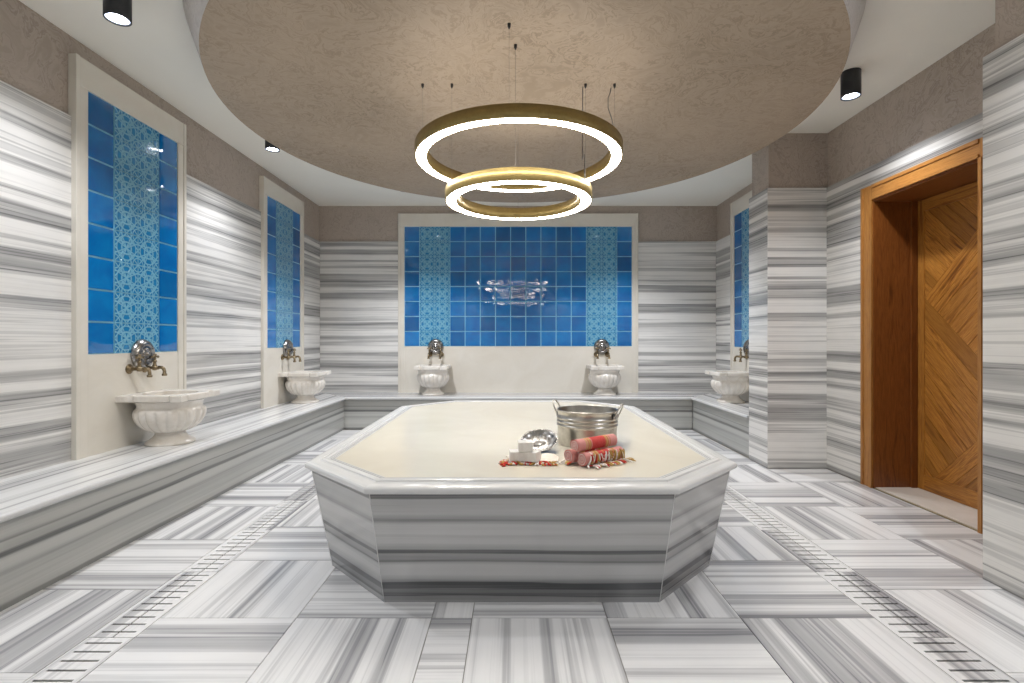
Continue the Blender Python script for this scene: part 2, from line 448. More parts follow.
# projecting wall on the near right
m = MB(); m.box(2.185, 3.1, Y0, 2.27, -.05, CEIL + .05); p = struct(m.build('wall_right_front', M['plaster']))
c = MB(); c.box(2.155, 2.69, Y0, 2.30, 0, CLAD, wall_uv(2)); c.build('marble_cladding', M['wall'], p, bevel=.002)
m = MB(); m.box(-2.7, 3.05, Y0, 6.7, CEIL, CEIL + .12); struct(m.build('ceiling', M['ceiling']))
# round dropped disc
DC = (.055, 3.64)
DB = H + 1.541
m = MB(); N = 128
def circ(r, z, c=DC, n=N): return [(c[0] + r * math.cos(2 * PI * k / n), c[1] + r * math.sin(2 * PI * k / n), z) for k in range(n)]
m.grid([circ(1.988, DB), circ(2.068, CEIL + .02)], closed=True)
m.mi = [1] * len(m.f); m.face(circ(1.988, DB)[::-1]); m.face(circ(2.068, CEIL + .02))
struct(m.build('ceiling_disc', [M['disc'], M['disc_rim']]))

# ------------------------------------------------------------------ stone bench
def bench():
    XL, XR, YB = -2.563, 2.668, 6.608; Y0_ = Y0 + .004
    z0, z1 = BT - .03, BT; LX, RX, FY = -2.04, 2.15, 6.07; d = .012
    nose = [(.012, z1)] + [(.012 - .014 * math.sin(a), z1 - .012 + .012 * math.cos(a)) for a in (.3, .6, .9, 1.2, 1.57)] + [(-.002, z1 - .022), (.004, z0), (.03, z0)]
    prof = [(-o, z) for o, z in nose]     # left of travel is the room side
    full = [(RX, 4.61), (RX, FY), (LX, FY), (LX, Y0_)]
    rows = sweep(full, prof); uvf = wall_uv()
    spec = [('long striped marble bench along the left wall carrying two fluted basins', [(XL, Y0_), (LX - d, Y0_), (LX - d, FY + d), (XL, YB)], lambda x, y: (y, x), 2,
             [(LX - .06, LX - .035, Y0_, FY + .035), (XL, LX - .06, Y0_, Y0_ + .05)]),
            ('striped marble bench along the back wall under the wide blue panel', [(LX - d, FY + d), (RX + d, FY + d), (XR, YB), (XL, YB)], lambda x, y: (x, y + 3), 1,
             [(LX - .034, RX + .029, FY + .035, FY + .06)]),
            ('short striped marble bench along the right wall ending at the striped pillar', [(RX + d, 4.612), (XR, 4.612), (XR, YB), (RX + d, FY + d)], lambda x, y: (y, x + 7), 0,
             [(RX + .03, RX + .055, 4.612, FY + .024)])]
    for lab, P, uvt, k, rs in spec:
        cx = sum(p[0] for p in P) / 4; cy = sum(p[1] for p in P) / 4
        t = empty('stone_bench', (cx, cy, 0)); L = (-cx, -cy - (0 if k == 1 else .003), 0)
        m = MB(); m.poly_prism(P, z0, z1, 0, uvt); o = m.build('seat_slab', M['bench'], t); o.location = L
        m = MB(); m.grid([rows[k], rows[k + 1]], smooth=False); o = m.build('rounded_nosing', M['cornice'], t); o.location = L
        r = MB()
        for a, b, c, e in rs: r.box(a, b, c, e, 0, z0, uvf)
        o = r.build('riser', M['riser'], t); o.location = L
        tag(t, lab, 'bench')
bench()

# ------------------------------------------------------------------ tiled panels
def panel(name, cols, label, loc, rz, wext=0):
    """local frame: wall plane y=0, room towards -y. cols: string p/d per 0.2 m tile column"""
    t = empty(name, loc, rz); n = len(cols); W = .2 * n / 2; w = .088 if n < 8 else .082
    zb, zt, ft = H - .09, H + 1.488, H + 1.66; th = (zt - zb) / 8; fy = -.030
    f = MB()
    for s in (-1, 1):
        a, b = sorted((s * W, s * (W + w - .028))); f.box(a, b, fy + .006, .02, BT, zt)
        a, b = sorted((s * (W + w - .028), s * (W + w))); f.box(a, b, fy, .02, BT, ft)
    f.box(-(W + w - .028), W + w - .028, fy + .004, .02, zt, ft)
    f.build('frame', M['cream'], t, bevel=.003)
    b = MB(); b.box(-W, W, fy + .010, .02, BT, zb)
    if n > 8: pass
    b.build('splash_slab', M['cream'], t)
    g = MB(); g.box(-W, W, -.013, .018, zb, zt); g.build('tile_grout', M['tile_grout'], t)
    pt, dt = MB(), MB()
    for i, c in enumerate(cols):
        for j in range(8):
            gp = .0058 if c == 'p' else .0012
            x0, x1 = -W + .2 * i + gp, -W + .2 * (i + 1) - gp; z0, z1 = zb + th * j + gp, zb + th * (j + 1) - gp
            tint = random.random() ** 2
            e = [random.uniform(-.0003, .0003) for _ in range(4)]
            yy = -.0185
            if c == 'p':   # pillowed tile: raised centre, soft rim
                K = 5; rows = []
                for q in range(K + 1):
                    row = []
                    for p_ in range(K + 1):
                        fx, fz = p_ / K, q / K
                        if p_ not in (0, K): fx = .5 + (fx - .5) * 1.35
                        if q not in (0, K): fz = .5 + (fz - .5) * 1.35
                        edge = 0 if (p_ in (0, K) or q in (0, K)) else 1
                        yv = yy + .0007 * (1 - edge) + e[0] * (1 - fx) * (1 - fz) + e[1] * fx * (1 - fz) + e[2] * fx * fz + e[3] * (1 - fx) * fz
                        row.append((x0 + fx * (x1 - x0), yv, z0 + fz * (z1 - z0)))
                    rows.append(row)
                pt.grid(rows, smooth=True, tint=tint)
            else:
                dt.box(x0, x1, yy - .001, -.012, z0, z1, lambda p, k: (p[0] + W, (p[2] - zb) * .2 / th), tint=0)
    if pt.f: pt.build('plain_tiles', M['blue'], t, merge=False)
    dt.build('patterned_tiles', M['deco'], t)
    tag(t, label, 'tile panel'); return t
LY = (3.385, 5.555)
panel('tiled_wall_panel', 'pddp', 'tall narrow blue tiled panel in cream stone frame on the left wall, nearer the camera', (-2.565, LY[0], 0), PI / 2)
panel('tiled_wall_panel', 'pddp', 'tall narrow blue tiled panel in cream stone frame on the left wall, next to the far corner', (-2.565, LY[1], 0), PI / 2)
panel('tiled_wall_panel', 'pddp', 'blue tiled panel in cream frame on the right wall, half hidden by the striped pillar', (2.67, 5.62, 0), -PI / 2)
panel('tiled_wall_panel', 'pddpppppppppddp', 'wide blue tiled panel in cream stone frame filling the middle of the back wall', (.055, 6.61, 0), 0)

# ------------------------------------------------------------------ basins
def make_basin():
    t = empty('marble_basin')
    m = MB()   # pedestal foot
    m.lathe([(.0, 0), (.138, 0), (.140, .008), (.136, .018), (.118, .030), (.098, .048), (.088, .064), (.084, .078), (.088, .088), (.05, .092)], 40)
    m.build('pedestal', M['basin'], t)
    m = MB(); NF = 20; n = NF * 8
    def mod(a, z):
        e = max(0, min(1, (z - .088) / .03)) * max(0, min(1, (.262 - z) / .022))
        return 1 - .075 * e * (1 - abs(math.cos(NF * a / 2)) ** .8)
    prof = [(.06, .086), (.095, .089), (.125, .100), (.152, .120), (.176, .148), (.192, .178), (.200, .208), (.201, .232), (.197, .248), (.190, .260), (.182, .266), (.180, .272), (.182, .29), (.186, .305), (.192, .318)]
    m.lathe(prof, n, mod)
    # inner bowl
    m.lathe([(.152, .365), (.150, .34), (.140, .27), (.11, .20), (.06, .165), (.0, .16)], 48)
    m.build('bowl', M['basin'], t)
    # rim
    def side(h):
        pts = [(-h, -h), (-h + .055, -h)]
        for k in range(1, 6):
            a = k / 6 * PI / 2; pts.append((-h + .055 + .028 * (math.sin(a)), -h + .026 * (1 - math.cos(a))))
        for k in range(0, 11):
            a = PI * k / 10; pts.append((-(h - .085) * math.cos(a) * .98, -h + .030 - .034 * math.sin(a) ** .8))
        for k in range(5, 0, -1):
            a = k / 6 * PI / 2; pts.append((h - .055 - .028 * (math.sin(a)), -h + .026 * (1 - math.cos(a))))
        pts.append((h - .055, -h)); return pts
    h = .201; f = side(h); poly = []
    for q in range(3):
        ang = (-PI / 2 + q * PI / 2)
        for x, y in f: poly.append((x * math.cos(ang) - y * math.sin(ang), x * math.sin(ang) + y * math.cos(ang)))
    # poly starts at left-back going round the front to right-back; the wall side is straight
    poly += [(h, h)]
    def hit(a):
        dx, dy = math.cos(a), math.sin(a); best = 0
        for (x1, y1), (x2, y2) in zip(poly, poly[1:] + poly[:1]):
            ex, ey = x2 - x1, y2 - y1; den = dx * ey - dy * ex
            if abs(den) < 1e-12: continue
            tt = (x1 * ey - y1 * ex) / den; u = (x1 * dy - y1 * dx) / den
            if tt > 0 and -1e-6 <= u <= 1 + 1e-6: best = max(best, tt)
        return best
    m = MB(); n = 192; R = [hit(2 * PI * k / n + .0001) for k in range(n)]
    def ring(fn, z): return [(fn(R[k]) * math.cos(2 * PI * k / n), fn(R[k]) * math.sin(2 * PI * k / n), z) for k in range(n)]
    rows = [ring(lambda r: .150, .350), ring(lambda r: .154, .368), ring(lambda r: .160, .372), ring(lambda r: r - .008, .372), ring(lambda r: r - .002, .369), ring(lambda r: r, .362),
            ring(lambda r: r, .330), ring(lambda r: r - .004, .325), ring(lambda r: .188, .318)]
    m.grid(rows, closed=True, smooth=False); m.build('rim', M['basin'], t)
    return t
B0 = make_basin()
spots = [(-2.335, 3.40, PI / 2, 'fluted white marble basin on the left bench, below the nearer tall blue panel'),
         (-2.335, 5.60, PI / 2, 'fluted white marble basin on the left bench, next to the far corner'),
         (-1.03, 6.37, 0, 'fluted white marble basin by the back wall, left of the two there'),
         (1.155, 6.37, 0, 'fluted white marble basin by the back wall, right of the two there'),
         (2.435, 5.62, -PI / 2, 'fluted white marble basin on the right bench, partly behind the striped pillar')]
for i, (x, y, rz, lab) in enumerate(spots):
    o = B0 if i == 0 else copy_tree(B0)
    o.location = (x, y, BT); o.rotation_euler = (0, 0, rz)
    o.scale = (1.02, 1.02, 1) if i in (2, 3) else (1.045, 1.045, .915)
    tag(o, lab, 'basin', 'marble basins on the bench')

# ------------------------------------------------------------------ taps and wall bowls
def make_tap():
    t = empty('wall_tap'); m = MB()
    def ylathe(prof, mi=0, n=20):      # revolve around the -y axis at z=0
        rows = [[(r * math.cos(2 * PI * k / n), -y, r * math.sin(2 * PI * k / n)) for k in range(n)] for r, y in prof]
        m.grid(rows, closed=True)
    ylathe([(.0, 0), (.025, 0), (.026, .004), (.022, .009), (.013, .012), (.012, .016), (0, .016)])
    m.build('flange', M['bronze'], t)
    m = MB()
    ylathe([(0, .012), (.009, .012), (.010, .02), (.0085, .03), (.0085, .045), (.013, .05), (.014, .058), (.013, .066), (.009, .07), (.010, .08), (0, .081)])
    m.lathe([(0, 0), (.011, 0), (.012, .012), (.009, .018), (.008, .03), (.012, .034), (.010, .042), (0, .043)], 16, center=(0, -.058))
    m.build('valve_body', M['bronze'], t)
    m = MB()
    m.tube([(0, -.07, 0), (0, -.085, .003), (0, -.100, .002), (0, -.110, -.006), (0, -.114, -.018), (0, -.114, -.034)], [.008, .009, .009, .009, .009, .0095])
    m.lathe([(.0, -.042), (.0125, -.042), (.0135, -.036), (.0125, -.030), (.0, -.030)], 16, center=(0, -.114))
    m.build('spout', M['bronze'], t)
    m = MB()
    m.tube([(0, -.058, .04), (0, -.060, .056)], .006)
    m.tube([(-.024, -.060, .058), (-.012, -.060, .060), (0, -.060, .062), (.012, -.060, .060), (.024, -.060, .058)], [.007, .005, .007, .005, .007])
    m.tube([(0, -.060, .056), (0, -.061, .074)], [.006, .008])
    m.build('tap_handle', M['bronze'], t); return t
def make_bowl():
    t = MB(); pts = [(.0, .0), (.03, .001), (.060, .008), (.080, .020), (.092, .036), (.0945, .038), (.090, .033), (.078, .017), (.060, .006), (.040, .003)]
    n = 48
    rows = []
    # mouth towards the wall (y=0), round belly with a central boss towards the room
    prof = [(.088, -.002), (.094, -.003), (.094, -.008), (.086, -.022), (.070, -.034), (.060, -.036), (.056, -.032), (.050, -.031), (.034, -.036), (.030, -.040), (.024, -.034), (.018, -.034), (.008, -.044), (.0001, -.046)]
    for r, y in prof: rows.append([(r * math.cos(2 * PI * k / n), y, r * math.sin(2 * PI * k / n)) for k in range(n)])
    rows2 = [[(r * math.cos(2 * PI * k / n), y, r * math.sin(2 * PI * k / n)) for k in range(n)] for r, y in [(.088, -.002), (.080, -.020), (.05, -.028), (.0001, -.03)]]
    t.grid(rows, closed=True); t.grid(rows2, closed=True)
    return t.build('hammam_bowl', M['chrome'])
tap0 = make_tap(); bowl0 = make_bowl(); first = True
tp = [(-2.545, 3.375, PI / 2, 'above the nearest left basin'), (-2.545, 5.56, PI / 2, 'above the far left-bench basin'),
      (-1.03, 6.59, 0, 'above the left back-wall basin'), (1.155, 6.59, 0, 'above the right back-wall basin'), (2.65, 5.62, -PI / 2, 'above the right bench basin')]
sidew = {0: ('nearer', 'farther'), 1: ('nearer', 'farther'), 2: ('left', 'right'), 3: ('left', 'right'), 4: ('farther', 'nearer')}
for i, (x, y, rz, where) in enumerate(tp):
    for j, s in enumerate((-1, 1)):
        o = tap0 if first else copy_tree(tap0); first = False
        dx = s * .070 if i < 2 or i == 4 else s * .074
        o.scale = (1.25, 1.2, 1.3)
        o.location = (x + dx * math.cos(rz), y + dx * math.sin(rz), .905); o.rotation_euler = (0, 0, rz)
        tag(o, 'bronze wall tap %s, %s of the pair' % (where, sidew[i][j]), 'tap', 'bronze taps over the basins')
    o = bowl0 if i == 0 else copy_tree(bowl0)
    o.location = (x, y + (.042 if i < 2 else 0), .999); o.rotation_euler = (0, 0, rz)
    o.scale = (1.10, 1.14, 1.10)
    if i in (2, 3): o.location.z = 1.006
    tag(o, 'round metal bowl resting on the taps %s' % where, 'bowl', 'metal bowls resting on the taps')

# ------------------------------------------------------------------ central platform
PX = .033
def octo(front, back, half, ch):
    return [(PX - half + ch, front), (PX + half - ch, front), (PX + half, front + ch), (PX + half, back - ch), (PX + half - ch, back), (PX - half + ch, back), (PX - half, back - ch), (PX - half, front + ch)]
def inset(poly, d):
    rows = sweep(poly, [(d, 0)], closed=True)[:-1]; return [(r[0][0], r[0][1]) for r in rows]
TOP = .52
def platform():
    t = empty('marble_platform', (PX, 3.36, 0)); L = (-PX, -3.36, 0)
    lip = octo(1.975, 4.78, 1.032, .407); up = inset(lip, .028); lo = inset(lip, .118)
    m = MB(); n = 8
    for i in range(n):
        a, b, c, d = lo[i], lo[(i + 1) % n], up[(i + 1) % n], up[i]
        Lb = math.dist(a, b); off = i * 1.7
        m.face([(*a, 0), (*b, 0), (*c, .493), (*d, .493)], [(off, 0), (off + Lb, 0), (off + Lb, .49), (off, .49)])
    o = m.build('base_panels', M['platform'], t, merge=False); o.location = L
    # fine light arrises at the panel joints
    for i in range(n):
        e = MB(); e.tube([(*lo[i], .001), (*up[i], .49)], .0018, 6)
        o = e.build('corner_joint', M['cornice'], t); o.location = L
    # cornice: quarter-round nose, flat, groove, raised bead, groove
    prof = [(.040, .484), (.012, .484), (.005, .488), (.001, .494), (0, .500), (.002, .507), (.008, .513), (.018, .517), (.030, .519), (.060, .520), (.063, .517), (.067, .517), (.070, .520), (.072, .524), (.080, .527), (.092, .527), (.100, .524), (.102, .520), (.128, .520), (.128, .51)]
    m = MB(); sweep_mesh(m, lip, prof, closed=True); o = m.build('cornice', M['cornice'], t); o.location = L
    g = MB()
    for a, b in ((.108, .1125), (.119, .1225)):
        sweep_mesh(g, lip, [(a, .519), (a, .5206), (b, .5206), (b, .519)], closed=True)
    o = g.build('grey_inlay_lines', M['inlay'], t); o.location = L
    s = MB(); s.poly_prism(inset(lip, .128), .48, .5185); o = s.build('top_slab', M['cream_top'], t); o.location = L
    tag(t, 'large elongated octagonal heated marble platform with cream top in the middle of the floor', 'platform')
platform()
TS = .5187

# ------------------------------------------------------------------ bucket, bowl, soaps, towels
def bucket():
    t = empty('metal_bucket', (.411, 2.81, TS), -.5)
    R = .166; pr = [(0.0, .004), (R - .012, .004), (R - .008, 0), (R - .002, 0), (R - .001, .006), (R - .001, .098)]
    for zc in (.108, .128, .148): pr += [(R - .001, zc - .007), (R + .0045, zc - .003), (R + .0055, zc), (R + .0045, zc + .003), (R - .001, zc + .007)]
    pr += [(R, .182), (R + .004, .184), (R + .005, .189), (R + .002, .193), (R - .003, .192), (R - .004, .186), (R - .004, .02), (0.0, .012)]
    m = MB(); m.lathe(pr, 72); m.build('pail', M['steel'], t)
    for s in (-1, 1):
        h = MB(); pts = []
        for k in range(15):
            a = PI * k / 14; w = .038 * math.cos(a); q = math.sin(a)
            pts.append((s * (R + .007 + .030 * q), w * (1 + .15 * q), .168 + .064 * q))
        h.tube(pts, .0042, 8); hd = h.build('handle', M['steel'], t)
        pl = MB(); pl.box(*sorted((s * (R - .001), s * (R + .005))), -.044, .044, .150, .172); pl.build('handle_bracket', M['steel'], hd, bevel=.002)
    tag(t, 'shiny ribbed metal bucket with two loop handles standing on the cream platform', 'bucket')
bucket()
m = MB(); RB = .096
m.lathe([(0, 0), (.035, 0), (.045, .004), (.070, .012), (.086, .024), (RB - .002, .036), (RB + .003, .037), (RB + .002, .040), (RB - .003, .039), (.083, .027), (.066, .016), (.046, .009), (.040, .006), (.034, .010), (.020, .010), (.014, .016), (0, .018)], 56)
o = m.build('hammam_bowl', M['chrome']); o.location = (.135, 2.625, TS + .022); o.rotation_euler = (math.radians(24), math.radians(-7), 0)
tag(o, 'shallow shiny metal bowl tilted beside the bucket, behind the soaps', 'bowl')

# cream fringed cloth under the soaps
def threads(pts_dirs, mats, parent, name='fringe', r=.0026, seed=1):
    rnd = random.Random(seed); m = MB()
    for (p, d, ln, drop) in pts_dirs:
        x, y, z = p; pts = []; side = rnd.uniform(-.35, .35)
        for k in range(7):
            f = k / 6; wob = rnd.uniform(-.004, .004)
            pts.append((x + d[0] * ln * f - d[1] * ln * side * f * f + wob, y + d[1] * ln * f + d[0] * ln * side * f * f + wob, max(drop(f, z), TS + r * 1.6 + .0004)))
        mi = rnd.choices(range(len(mats)), [3, 4, 3][:len(mats)])[0]
        m.tube(pts, [r * 1.1, r, r * 1.2, r, r * 1.1, r * 1.5, r * .6], 6, mi=mi)
    return m.build(name, mats, parent, merge=False)
def cloth():
    t = empty('fringed_cloth', (.10, 2.45, TS)); loc = (-.10, -2.45, -TS)
    rnd = random.Random(3); m = MB(); rows = []; nx, ny = 26, 16
    def z(i, j, th):
        return TS + th * (.35 + .65 * min(1, min(i, nx - i, j, ny - j) / 1.5)) + .0022 * math.sin(i * .9 + j * .5) * (th > .002)
    def pos(i, j):
        u, v = i / nx, j / ny
        x = -.045 + .245 * u + .02 * math.sin(v * 3); y = 2.335 + (.15 + .05 * u) * v + .012 * math.sin(u * 5) + .02 * u
        return x, y
    up = [[(*pos(i, j), z(i, j, .009)) for i in range(nx + 1)] for j in range(ny + 1)]
    lo = [[(*pos(i, j), TS + .0008) for i in range(nx + 1)] for j in range(ny + 1)]
    m.grid(up); m.grid(lo)
    for A, B in ((up[0], lo[0]), (up[-1], lo[-1]), ([r[0] for r in up], [r[0] for r in lo]), ([r[-1] for r in up], [r[-1] for r in lo])): m.grid([A, B])
    o = m.build('cloth_body', M['cloth'], t); o.location = loc
    pd = []
    for k in range(64):
        u = k / 63 * nx; i = min(int(u), nx - 1); x, y = pos(u, 0)
        pd.append(((x + rnd.uniform(-.004, .004), y + .004, TS + .008), (rnd.uniform(-.7, .7), -1), rnd.uniform(.028, .062), lambda f, z, h=rnd.uniform(.0, .010): z * (1 - f) + TS * f + h * math.sin(f * 3.1)))
    for k in range(16):
        x, y = pos(0, k / 16 * 6)
        pd.append(((x + .004, y, TS + .006), (-1, rnd.uniform(-.9, .2)), rnd.uniform(.02, .042), lambda f, z: z * (1 - f) + TS * f + .003))
    o = threads(pd, [M['thread_white'], M['thread_red'], M['thread_tan']], t, seed=4, r=.0030); o.location = loc
    tag(t, 'folded cream cloth with red and mustard fringe lying under the soaps', 'cloth')
cloth()
for (x, y, z, rz, lab) in ((.012, 2.364, TS + .0118, .10, 'white soap block on the cloth, lower left of the stack of three'),
                           (.085, 2.354, TS + .0118, -.42, 'white soap block on the cloth, lower right of the stack of three'),
                           (.053, 2.358, TS + .0118 + .046, .05, 'white soap block topmost of the stack of three')):
    m = MB(); m.box(-.034, .034, -.034, .034, 0, .045); o = m.build('soap_block', M['soap'], bevel=.004)
    o.modifiers['bevel'].segments = 3
    o.location = (x, y, z); o.rotation_euler = (0, 0, rz); tag(o, lab, 'soap', 'stacked white soaps')

def roll(name, c, R, length, ang, z, mat, label, fringe, seed):
    t = empty(name, (c[0], c[1], z), ang); m = MB(); th = .0088; turns = 2.6; n = 90
    outer, inner = [], []
    for k in range(n + 1):
        f = k / n; a = 2 * PI * turns * f + seed; r = .006 + (R - .006) * f
        sq = 1 + .02 * math.sin(3 * a)
        outer.append((r * math.cos(a) * sq, r * math.sin(a))); rr = max(.001, r - th)
        inner.append((rr * math.cos(a) * sq, rr * math.sin(a)))
    S_ = 14
    def P(p, q): 
        w = 1 + .015 * math.sin(q * 1.3 + seed)
        return (q / S_ * length, p[0] * w, p[1] * w)
    for prof in (outer, inner):
        rows = [[P(p, q) for p in prof] for q in range(S_ + 1)]
        m.grid(rows, uvf=lambda r, k: (r / S_, k * .004))
    mid = [((a[0] + b[0]) / 2, (a[1] + b[1]) / 2) for a, b in zip(outer, inner)]
    for q in (0, S_):
        m.grid([[P(p, q) for p in outer], [P(p, q) for p in mid]], smooth=False, mi=1, uvf=lambda r, k, q=q: (.02, k * .004))
        m.grid([[P(p, q) for p in mid], [P(p, q) for p in inner]], smooth=False, mi=2)
    m.grid([[P(outer[-1], q), P(inner[-1], q)] for q in range(S_ + 1)], uvf=lambda r, k: (r / S_, k * .004))
    m.build('towel_body', [mat, M['towel_end'], M['thread_white']], t)
    if fringe: fringe(t, R, length)
    tag(t, label, 'towel', 'rolled striped towels'); return t
ANG = math.atan2(.577, .816)
def fr_long(t, R, L):       # fringe falling over the front flank and onto the stone
    rnd = random.Random(12); m = MB()
    for k in range(34):
        x = L * (.10 + .88 * k / 33) + rnd.uniform(-.003, .003); a0 = rnd.uniform(.85, 1.35); a1 = min(2.25, a0 + rnd.uniform(.9, 1.8)); sl = rnd.uniform(-.02, .02); pts = []
        for q in range(8):
            f = q / 7; a = a0 + (a1 - a0) * f; rr = R + .0040
            pts.append((x + sl * f, -rr * math.sin(a), rr * math.cos(a)))
        mi = rnd.choices([0, 1, 2], [4, 2.2, 3])[0]
        m.tube(pts, [.003, .0036, .0034, .0038, .0034, .0036, .0046, .0018], 6, mi=mi)
    for k in range(30):
        x = L * (.05 + 1.0 * k / 29); pts = []; ln = rnd.uniform(.03, .068); sl = rnd.uniform(-.03, .03)
        for q in range(6):
            f = q / 5; pts.append((x + sl * f, -(R * .75) - ln * f, -R + .0045 + .006 * math.sin(f * 3)))
        mi = rnd.choices([0, 1, 2], [4, 2, 3])[0]
        m.tube(pts, [.003, .0034, .003, .0034, .0042, .0018], 6, mi=mi)
    m.build('fringe', [M['thread_white'], M['thread_red'], M['thread_tan']], t, merge=False)
def fr_end(t, R, L):
    rnd = random.Random(5); m = MB()
    for k in range(16):
        a = rnd.uniform(0, .9); pts = []; ln = rnd.uniform(.012, .03)
        y0 = rnd.uniform(-R * .9, R * .9)
        for q in range(5):
            f = q / 4; pts.append((-.002 - ln * f, y0 + .004 * f, -R + .0045 + .010 * (1 - f) * (k % 3 == 0)))
        m.tube(pts, [.003, .003, .0034, .004, .0016], 6, mi=rnd.choice([0, 0, 1, 2]))
    m.build('fringe', [M['thread_white'], M['thread_red'], M['thread_tan']], t, merge=False)
RR = .035
roll('rolled_towel', (.252, 2.333), RR, .235, ANG, TS + RR + .0022, M['towel_pink'], 'pink and red striped rolled towel, lower left of the three against the bucket', fr_end, 1.0)
roll('rolled_towel', (.308, 2.278), RR, .248, ANG, TS + RR + .0022, M['towel_pink'], 'red striped rolled towel with tangled fringe, lower right of the three', fr_long, 2.1)
roll('rolled_towel', (.276, 2.300), .031, .255, ANG, TS + RR + .001 + .057, M['towel_red'], 'bright red rolled towel with orange bands, topmost of the three', None, .4)

# ------------------------------------------------------------------ ring lamp pendants
RC = (.028, 3.017)
def ring_lamp(R, zb, hang, label, cable):
    t = empty('ring_pendant', (RC[0], RC[1], zb)); w, h, n = .074, .068, 128
    def ring(r, z): return [(r * math.cos(2 * PI * k / n), r * math.sin(2 * PI * k / n), z) for k in range(n)]
    m = MB()
    rows = [ring(R - .008, 0), ring(R - .001, 0), ring(R, .001), ring(R, h), ring(R - w, h), ring(R - w, .001), ring(R - w + .001, 0), ring(R - w + .008, 0), ring(R - w + .008, .006), ring(R - .008, .006), ring(R - .008, 0)]
    for a, b in zip(rows, rows[1:]): m.grid([a, b], closed=True)
    m.build('ring_housing', M['gold'], t)
    d = MB(); rows = [ring(R - .0085, .005), ring(R - .0085, .0008), ring(R - w + .0085, .0008), ring(R - w + .0085, .005)]
    for a, b in zip(rows, rows[1:]): d.grid([a, b], closed=True)
    d.build('light_diffuser', M['ring_glow'], t)
    d = MB(); rows = [ring(R - .012, h - .001), ring(R - .012, h + .003), ring(R - w + .012, h + .003), ring(R - w + .012, h - .001)]
    for a, b in zip(rows, rows[1:]): d.grid([a, b], closed=True)
    d.build('added_uplight', M['ring_fill'], t)  # invented upward light, fills the ceiling from the ring top
    top = DB - zb; rm = R - w / 2
    for a in hang:
        x, y = rm * math.cos(a), rm * math.sin(a)
        k = MB(); k.tube([(x, y, h - .002), (x, y, top - .02)], .0006, 6); k.build('suspension_wire', M['wire'], t)
        k = MB(); k.lathe([(0, top - .026), (.003, top - .026), (.0045, top - .020), (.0075, top - .016), (.0085, top), (0, top)], 12, center=(x, y)); k.build('ceiling_anchor', M['black'], t)
    if cable:
        k = MB(); k.tube([(x_, y_, z_ if z_ > 0 else z_ + top) for x_, y_, z_ in cable], .0028, 6); k.build('power_cable', M['wire'], t)
    tag(t, label, 'ceiling lamp', 'ring lamps over the platform')
ring_lamp(.616, H + 1.068, [-PI / 2 - .09, PI, 0], 'larger glowing gold ring lamp hanging above the smaller ring', [(.565, .04, -.003), (.560, .04, -.03), (.545, .03, -.07), (.545, .03, -.13), (.565, .02, -.20), (.58, .01, -.29), (.588, 0, .066)])
ring_lamp(.440, H + .822, [-PI / 2 - .05, PI, 0, PI / 2], 'smaller glowing gold ring lamp hanging below the larger ring', [(.39, .03, -.002), (.39, .03, -.2), (.387, .025, -.45), (.397, .01, .30), (.402, .0, .066)])

# ------------------------------------------------------------------ ceiling downlights
def downlight():
    t = empty('ceiling_downlight'); r = .058; hh = .165
    m = MB(); m.lathe([(0, 0), (r, 0), (r, -.006), (r - .0015, -.008), (r, -.010), (r, -hh + .001), (r - .001, -hh), (r - .006, -hh), (r - .008, -hh + .012), (0, -hh + .014)], 40); m.build('lamp_body', M['black'], t)
    m = MB(); m.lathe([(r - .0075, -hh + .006), (.034, -hh + .012), (0, -hh + .0125)], 40); m.build('reflector', M['lamp_halo'], t)
    m = MB(); m.lathe([(.034, -hh + .010), (.030, -hh + .008), (0, -hh + .0075)], 32); m.build('bulb_lens', M['lamp_glow'], t)
    return t
dl = downlight()
DLS = [(-1.99, 2.51, 'black cylinder downlight over the left bench, nearest the camera'),
       (-2.045, 4.235, 'black cylinder downlight over the left bench, small and half hidden by the ceiling disc'),
       (2.23, 3.31, 'black cylinder downlight on the ceiling in front of the wooden door'),  # the remaining ones are out of view, assumed and added to light the room
       (-1.99, .80, 'assumed unseen black cylinder downlight over the near end of the left bench'),
       (1.95, 1.55, 'assumed unseen black cylinder downlight beside the projecting wall on the near right'),
       (-1.3, -.5, 'added unseen black cylinder downlight near the front wall, on the bench side'),
       (1.3, -.5, 'added unseen black cylinder downlight near the front wall, on the door side'),
       (-1.18, 5.39, 'assumed unseen black cylinder downlight behind the ceiling disc, left of the back panel centre'),
       (1.29, 5.39, 'assumed unseen black cylinder downlight behind the ceiling disc, right of the back panel centre')]
for i, (x, y, lab) in enumerate(DLS):
    if lab:
        o = dl if i == 0 else copy_tree(dl); o.location = (x, y, CEIL); tag(o, lab, 'ceiling lamp', 'black cylinder downlights')
    sp = bpy.data.lights.new('downlight_beam', 'SPOT'); sp.energy = 110 if y > 5 else 42; sp.spot_size = math.radians(125); sp.spot_blend = .9; sp.shadow_soft_size = .035  # unseen pair behind the disc is stronger, to brighten the back wall
    sp.color = (.93, .95, 1)
    so = bpy.data.objects.new('downlight_beam', sp); C.objects.link(so); so.location = (x, y, CEIL - .18)

